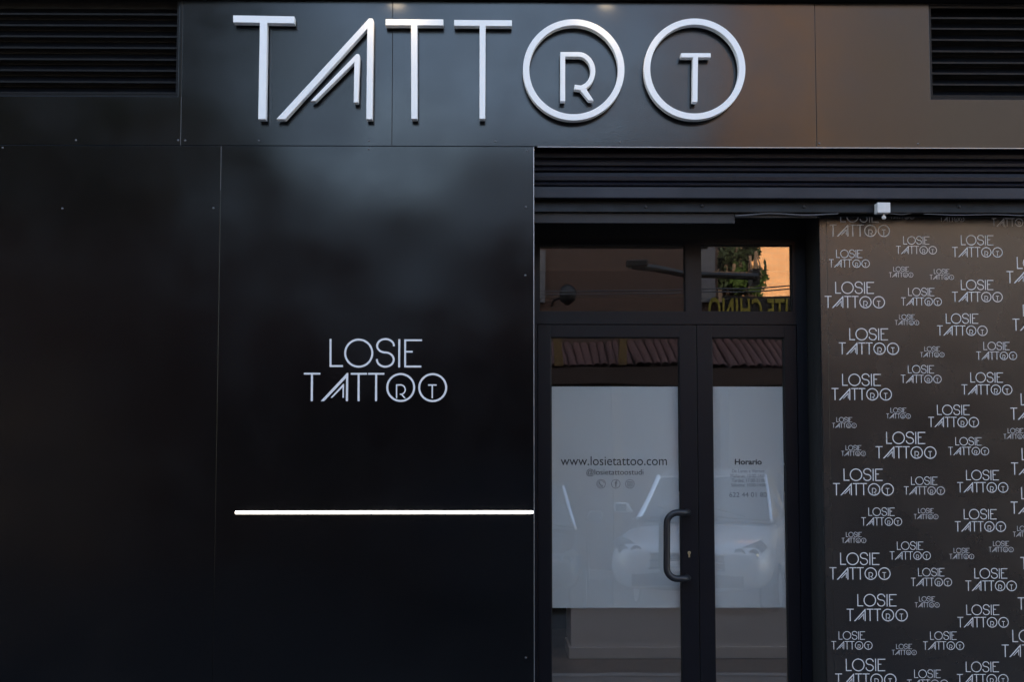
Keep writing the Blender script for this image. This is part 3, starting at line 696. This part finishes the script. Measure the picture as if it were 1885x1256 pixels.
# tiled canopy over both ground floors
cp = thing('tiled_canopy', 'clay tiled canopy on ochre wall posts along the far side of the street', 'canopy', (2, YB + .5, 2.5))
q = MB(); n_ = 120
for i in range(n_):
    xx = -3.5 + i * .11 + random.uniform(-.008, .008); jz, jy = random.uniform(-.012, .012), random.uniform(-.05, .03)
    prof = [(xx + .055 + .052 * math.cos(a_), .045 * math.sin(a_)) for a_ in [math.pi * k_ / 6 for k_ in range(7)]]
    v = [(px_, YB + 1.3 + jy, 2.725 + pz_ + jz) for px_, pz_ in prof] + [(px_, YB + .11, 3.13 + pz_) for px_, pz_ in prof]
    q.add(v, [(k_, k_+1, k_+8, k_+7) for k_ in range(6)])
q.build('tile_rows', 'tile', cp)
q = MB(); q.prism_x([(YB + 1.28, 2.50), (YB + 1.28, 2.715), (YB + .11, 3.125), (YB + .11, 3.05)], -3.5, 9.7); q.build('canopy_deck', 'canopy_wood', cp)
for u in (1027, 1148):
    xp = mir(u, 650, YB + 1.1).x
    q = MB(); q.box(xp - .06, xp + .06, YB + .11, YB + .22, 0, 3.04); q.build('post', 'yellow_post', cp)
    q = MB(); q.box(xp - .05, xp + .05, YB + 1.18, YB + 1.30, 2.74, 3.3); q.build('post', 'yellow_post', cp)
for xp in (-3, 6.5, 9.3):
    q = MB(); q.box(xp - .06, xp + .06, YB + .11, YB + .22, 0, 3.04); q.build('post', 'yellow_post', cp)
# restaurant lettering (reads right from across the street)
rs = thing('restaurant_sign', 'yellow painted letters on the dark restaurant fascia', 'sign', (4, YB + .11, 3.2))
c0 = mir(1304, 560, YB + .11); c1 = mir(1392, 560, YB + .11); zt_ = mir(1400, 549, YB + .11).z
o = text_mesh('lettering', 'RESTAURANTE CHINO', .42, 'yellow', rs, (0, YB + .115, 0), align='RIGHT', extrude=.012, flip=True, bold=.006, spacing=1.05)
xs_ = [v.co.x for v in o.data.vertices]; zs_ = [v.co.z for v in o.data.vertices]
target_w = (c1.x - c0.x) / 5 * 17.6; sx = target_w / (max(xs_) - min(xs_)); szz = .36 / max(zs_); mnx = min(xs_)
for v in o.data.vertices: v.co.x = (v.co.x - mnx) * sx; v.co.z *= szz
o.location = Vector((c0.x, YB + .115, zt_ - .36)) - ABS[rs.name]
# ochre sunlit block
ob = thing('ochre_building', 'tall sunlit ochre brick building behind the restaurant', 'building', (12, -21, 0))
ox0 = mir(1366, 500, -21).x
q = MB(); q.box(ox0, 6.3, -30, -21, -.1, 13.5); q.build('wall', 'ochre', ob)
q = MB(); q.box(ox0 - .2, 6.35, -30.2, -20.8, 13.502, 13.8); q.build('roof', 'render_grey', ob)
ob = thing('beige_building', 'tall beige rendered building right of the ochre brick one', 'building', (12, -21.5, 0))
q = MB(); q.box(6.4, 20, -30, -21.4, -.1, 12.5); q.build('wall', 'beige', ob)
q = MB(); q.box(6.4, 20.2, -30.2, -21.2, 12.502, 12.8); q.build('roof', 'render_grey', ob)
for i in range(4):
    for j in range(3):
        x_, z_ = 9.5 + i * 2.8, 3.9 + j * 3.0
        wf = MB().box(x_ - .55, x_ + .55, -21.398, -21.33, z_, z_ + 1.5).build('window', 'pale', ob); MB().box(x_ - .47, x_ + .47, -21.329, -21.32, z_ + .08, z_ + 1.42).build('pane', 'winglass', wf)
# tall dark block on the left
tb = thing('dark_building', 'tall dark rendered building across the street at the far left', 'building', (-12, -15, 0))
q = MB(); q.box(-22, -4.4, -26, -18.2, -.1, 12); q.build('wall', 'dark_facade', tb)
for i in range(4):
    for j in range(3):
        x_, z_ = -20 + i * 3.2, 2.6 + j * 3.1
        wf = MB().box(x_ - .6, x_ + .6, -18.198, -18.14, z_, z_ + 1.5).build('window', 'pale', tb); MB().box(x_ - .52, x_ + .52, -18.139, -18.13, z_ + .08, z_ + 1.42).build('pane', 'winglass', wf)

# trees
def tree(x, y, h, r, zc, leaves, mt, label, seed, size=.10, squash=1.0):
    rnd = random.Random(seed); t = thing('street_tree', label, 'tree', (x, y, 0), 'trees across the street')
    q = MB(); q.tube([(x, y, -.1), (x + .05, y, h * .3), (x - .04, y + .05, h * .6), (x, y, zc)], [.14, .11, .08, .05], 9)
    for k_ in range(7):
        a_ = rnd.random() * 6.28; q.tube([(x, y, h * .35 + k_ * h * .06), (x + math.cos(a_) * r * .4, y + math.sin(a_) * r * .4, zc - r * .1 + k_ * .1), (x + math.cos(a_) * r * .8, y + math.sin(a_) * r * .8, zc + r * .3)], [.05, .03, .012], 6)
    q.build('trunk', 'bark', t)
    cl = []
    for k_ in range(26):
        d = Vector((rnd.gauss(0, 1), rnd.gauss(0, 1), rnd.gauss(0, 1))).normalized() * rnd.random() ** .4
        cl.append((Vector((x + d.x * r, y + d.y * r, zc + d.z * r * squash)), r * rnd.uniform(.18, .38)))
    v = []; f = []
    for k_ in range(leaves):
        c_, cr = rnd.choice(cl); p = c_ + Vector((rnd.gauss(0, .5), rnd.gauss(0, .5), rnd.gauss(0, .45))) * cr
        ax = Vector((rnd.gauss(0, 1), rnd.gauss(0, 1), rnd.gauss(0, 1))).normalized(); ay = ax.orthogonal().normalized(); s_ = size * rnd.uniform(.6, 1.3)
        n0 = len(v); v += [p - ax * s_, p + ay * s_ * .45, p + ax * s_, p - ay * s_ * .45]; f.append((n0, n0+1, n0+2, n0+3))
    MB().add(v, f).build('crown', mt, t, normals=False)
c = mir(1348, 495, -17.4)
tree(c.x, -17.4, 4.6, .50, c.z + .25, 5200, 'leaf_dark', 'slim dark tree between the brick and the ochre buildings', 3, .06, 1.5)
c = mir(1378, 522, -17.0)
tree(c.x, -17.0, 4.0, .34, c.z, 900, 'leaf', 'small light green tree in front of the ochre building', 8, .06, .8)
tree(-6.3, -17.1, 9.5, 1.9, 7.4, 9000, 'leaf_dark', 'tall dark tree at the left end behind the brick building', 5, .20, 1.4)
tree(-3.9, -17.0, 9.8, .85, 7.8, 7000, 'leaf_dark', 'narrow dark tree rising over the brick building roof', 15, .18, 2.6)
tree(-10.0, -16.9, 10.5, 2.2, 7.6, 8000, 'leaf_dark', 'broad dark tree in front of the tall dark building', 6, .17, 1.2)

# overhead wires, lantern, lamp arm
for z_, lab in ((mir(1250, 537, -9.3).z, 'upper overhead wire sagging across the street front'), (mir(1250, 543, -9.3).z, 'lower overhead wire sagging across the street front')):
    pts = [(x_, -9.3, z_ + .012 * (x_ - 1.2) ** 2) for x_ in [(-9 + i * .75) for i in range(28)]]
    tag(MB().tube(pts, .009, 6).build('overhead_wire', 'cable', None), lab, 'wire', 'overhead wires across the street')
la = thing('lamp_arm', 'dark street lamp arm fixed to the corner of the brick building', 'street lamp', (bx1, YB, 3.8))
e0 = mir(1160, 488, YB + 1.6); e1 = mir(1255, 505, YB + .9); e2 = mir(1392, 508, YB + .25)
q = MB(); q.tube([tuple(e0), tuple(e1), tuple(e2)], [.05, .05, .05], 8); q.build('arm', 'lampbody', la)
q = MB(); q.box(e0.x - .05, e0.x + .22, e0.y - .07, e0.y + .07, e0.z - .02, e0.z + .06); q.build('lamp_head', 'lampbody', la, bevel=.01)
q = MB(); q.box(e2.x - .05, e2.x + .05, YB - .1, YB + .25, e2.z - .1, e2.z + .1); q.build('bracket', 'lampbody', la)
ln = thing('wall_lantern', 'small dark oval lantern on a bracket of the brick building', 'lantern', tuple(mir(1045, 542, YB + .5)))
c = mir(1045, 542, YB + .5); e = mir(1018, 555, YB + .3)
q = MB(); q.lathe([(.02, -.16), (.10, -.10), (.12, 0), (.10, .09), (.03, .14)], tuple(c), 'z', 14); q.build('lamp_head', 'lampbody', ln, smooth=True)
q = MB(); q.tube([tuple(c), tuple(e), (e.x, YB, e.z - .02)], .018, 6); q.build('bracket', 'lampbody', ln)

# cars
def loft(st):
    """stations: (x, [(halfwidth, z) ...]) from sill up; mirrored into a closed ring"""
    q = MB(); v = []; f = []; n = None
    for x_, ring in st:
        full = [(x_, w_, z_) for w_, z_ in ring] + [(x_, -w_, z_) for w_, z_ in reversed(ring)]
        n = len(full); v += full
    for i in range(len(st) - 1):
        for k_ in range(n): k2 = (k_+1) % n; f.append((i*n+k_, i*n+k2, (i+1)*n+k2, (i+1)*n+k_))
    f.append(tuple(range(n))); f.append(tuple(range(len(st)*n-1, (len(st)-1)*n-1, -1)))
    return q.add(v, f)
def car(name, label, L, W, H, paint, loc, rz, sedan):
    t = thing(name, label, 'car', loc, None); t.rotation_euler = (0, 0, rz); ABS[t.name] = Vector((0, 0, 0))
    w = W / 2; hb = H * .50 if sedan else H * .53          # bonnet height
    bl = H * .66                                          # belt line
    def ring(k_, z0, zt, cr): return [(w * k_ * .80, z0), (w * k_ * .97, z0 + .10), (w * k_, z0 + (zt - z0) * .55), (w * k_ * .95, zt - cr), (w * k_ * .78, zt)]
    st = [(L*.5, ring(.74, .30, hb * .80, .05)), (L*.485, ring(.88, .22, hb * .90, .05)), (L*.45, ring(.96, .19, hb * .98, .05)), (L*.36, ring(1, .19, hb * 1.10, .05)), (L*.22, ring(1, .19, bl * .95, .05)),
          (0, ring(1, .19, bl, .04)), (-L*.25, ring(1, .19, bl * 1.02, .04)), (-L*.42, ring(.97, .22, bl * 1.03 if sedan else bl * 1.06, .05)), (-L*.485, ring(.9, .26, bl * (.98 if sedan else 1.02), .06)), (-L*.5, ring(.8, .34, bl * .86, .06))]
    o = loft(st).build('body', paint, t, smooth=True); m_ = o.modifiers.new('sub', 'SUBSURF'); m_.levels = 1; m_.render_levels = 2
    def gr(k_, z0, z1, k2): return [(w * k_, z0), (w * k2, z1)]
    if sedan: gs = [(L*.25, bl*.95, bl*.96, .86, .84), (L*.06, bl*.98, H*.965, .88, .66), (-L*.02, bl, H, .88, .66), (-L*.16, bl, H*.985, .88, .66), (-L*.36, bl*1.02, bl*1.03, .86, .78)]
    else: gs = [(L*.24, bl*.95, bl*.96, .86, .84), (L*.08, bl*.98, H*.95, .88, .70), (-L*.05, bl, H, .88, .70), (-L*.30, bl, H*.975, .88, .68), (-L*.46, bl*1.03, bl*1.05, .86, .8)]
    loft([(x_, gr(a_, z0 - .02, z1 - .012, b_)) for x_, z0, z1, a_, b_ in gs]).build('windows', 'car_glass', t)
    rf = [g_ for g_ in gs[1:-1]]
    loft([(x_, [(w * b_, z1 - .008), (w * b_ * .96, z1 + .012)]) for x_, z0, z1, a_, b_ in rf]).build('roof', paint, t)
    for s_ in (-1, 1):
        tr = [(x_, s_ * w * b_ * 1.005, z1) for x_, z0, z1, a_, b_ in gs]
        MB().tube(tr, .03, 6).build('window_trim', 'chrome', t)
        MB().tube([(gs[0][0], s_ * w * .90, bl * .96), (0, s_ * w * .93, bl + .005), (gs[-1][0], s_ * w * .90, bl * 1.03)], .010, 6).build('window_trim', 'chrome', t)
        xm, zm = L * .17, bl + .07
        q = MB(); q.prism_x([(s_ * (w - .04), zm - .05), (s_ * (w + .17), zm - .045), (s_ * (w + .19), zm + .03), (s_ * (w + .15), zm + .075), (s_ * (w + .02), zm + .07)], xm - .04, xm + .05)
        mi = q.build('mirror', paint, t, bevel=.02, smooth=True)
        MB().box(xm + .052, xm + .056, s_ * (w + .03), s_ * (w + .15), zm - .035, zm + .055).build('mirror_glass', 'car_glass', mi)
        q = MB(); q.add([(L*.492, s_*w*.50, hb*.72), (L*.485, s_*w*.78, hb*.76), (L*.455, s_*w*.93, hb*.92), (L*.450, s_*w*.84, hb*1.01), (L*.484, s_*w*.54, hb*.86),
                         (L*.44, s_*w*.50, hb*.72), (L*.44, s_*w*.78, hb*.76), (L*.42, s_*w*.90, hb*.90), (L*.42, s_*w*.82, hb*.98), (L*.44, s_*w*.54, hb*.86)],
                        [(0,1,2,3,4), (9,8,7,6,5), (0,5,6,1), (1,6,7,2), (2,7,8,3), (3,8,9,4), (4,9,5,0)])
        hl = q.build('headlight', 'car_glass', t, bevel=.01)
        for yy_ in (.62, .77): MB().lathe([(.030, -.01), (.050, .0), (.055, .012), (.045, .012), (.02, .004)], (L*.487 - (yy_ - .6) * .13, s_*w*yy_, hb*.83), 'x', 14).build('bulb', 'chrome', hl)
        for xw in (L * .31, -L * .30):
            q = MB(); q.lathe([(.19, -.1), (.30, -.1), (.325, -.07), (.325, .07), (.30, .1), (.19, .1)], (xw, s_ * (w - .10), .21), 'y', 24); wh = q.build('wheel', 'tyre', t)
            q = MB(); q.lathe([(.19, -.102), (.18, -.06), (.05, -.07), (.05, .07), (.18, .06), (.19, .102)], (xw, s_ * (w - .10), .21), 'y', 16); q.build('rim', 'rim', wh)
        q = MB(); q.tube([(L*.05, s_ * (w + .005), .30), (L*.05, s_ * (w * .985), bl * .9)], .006, 4); q.build('door_seam', 'tyre', t)
    g4 = MB().box(L * .496, L * .503, -w * .45, w * .45, hb * .60, hb * .80).build('grille', 'tyre', t)
    for zz_ in (.60, .70, .80): MB().box(L * .504, L * .508, -w * .46, w * .46, hb * zz_ - .008, hb * zz_ + .008).build('grille_bar', 'chrome', g4)
    MB().tube([(gs[0][0] + .05, -w*.84, bl*.975), (gs[0][0] + .10, 0, bl*1.01), (gs[0][0] + .05, w*.84, bl*.975)], .014, 6).build('wiper_cowl', 'tyre', t)
    for yb_ in (-.55, .1): MB().tube([(gs[0][0] + .06, w*yb_, bl*1.01), (gs[0][0] - .04, w*(yb_+.5), bl*1.12)], .010, 5).build('wiper', 'tyre', t)
    MB().box(L * .49, L * .502, -w * .66, w * .66, .28, .42).build('air_intake', 'tyre', t)
    MB().box(L * .5035, L * .508, -.26, .26, .44, .55).build('number_plate', 'plate', t)
    return t
car('parked_hatchback', 'white hatchback parked facing the shop entrance', 4.2, 1.84, 1.50, 'car_white', (2.74, -9.25, -.11), R(108), False)
car('parked_sedan', 'dark grey car with chrome window trim parked left of the white hatchback', 3.9, 1.75, 1.36, 'car_dark', (.32, -9.38, -.11), R(95), True)
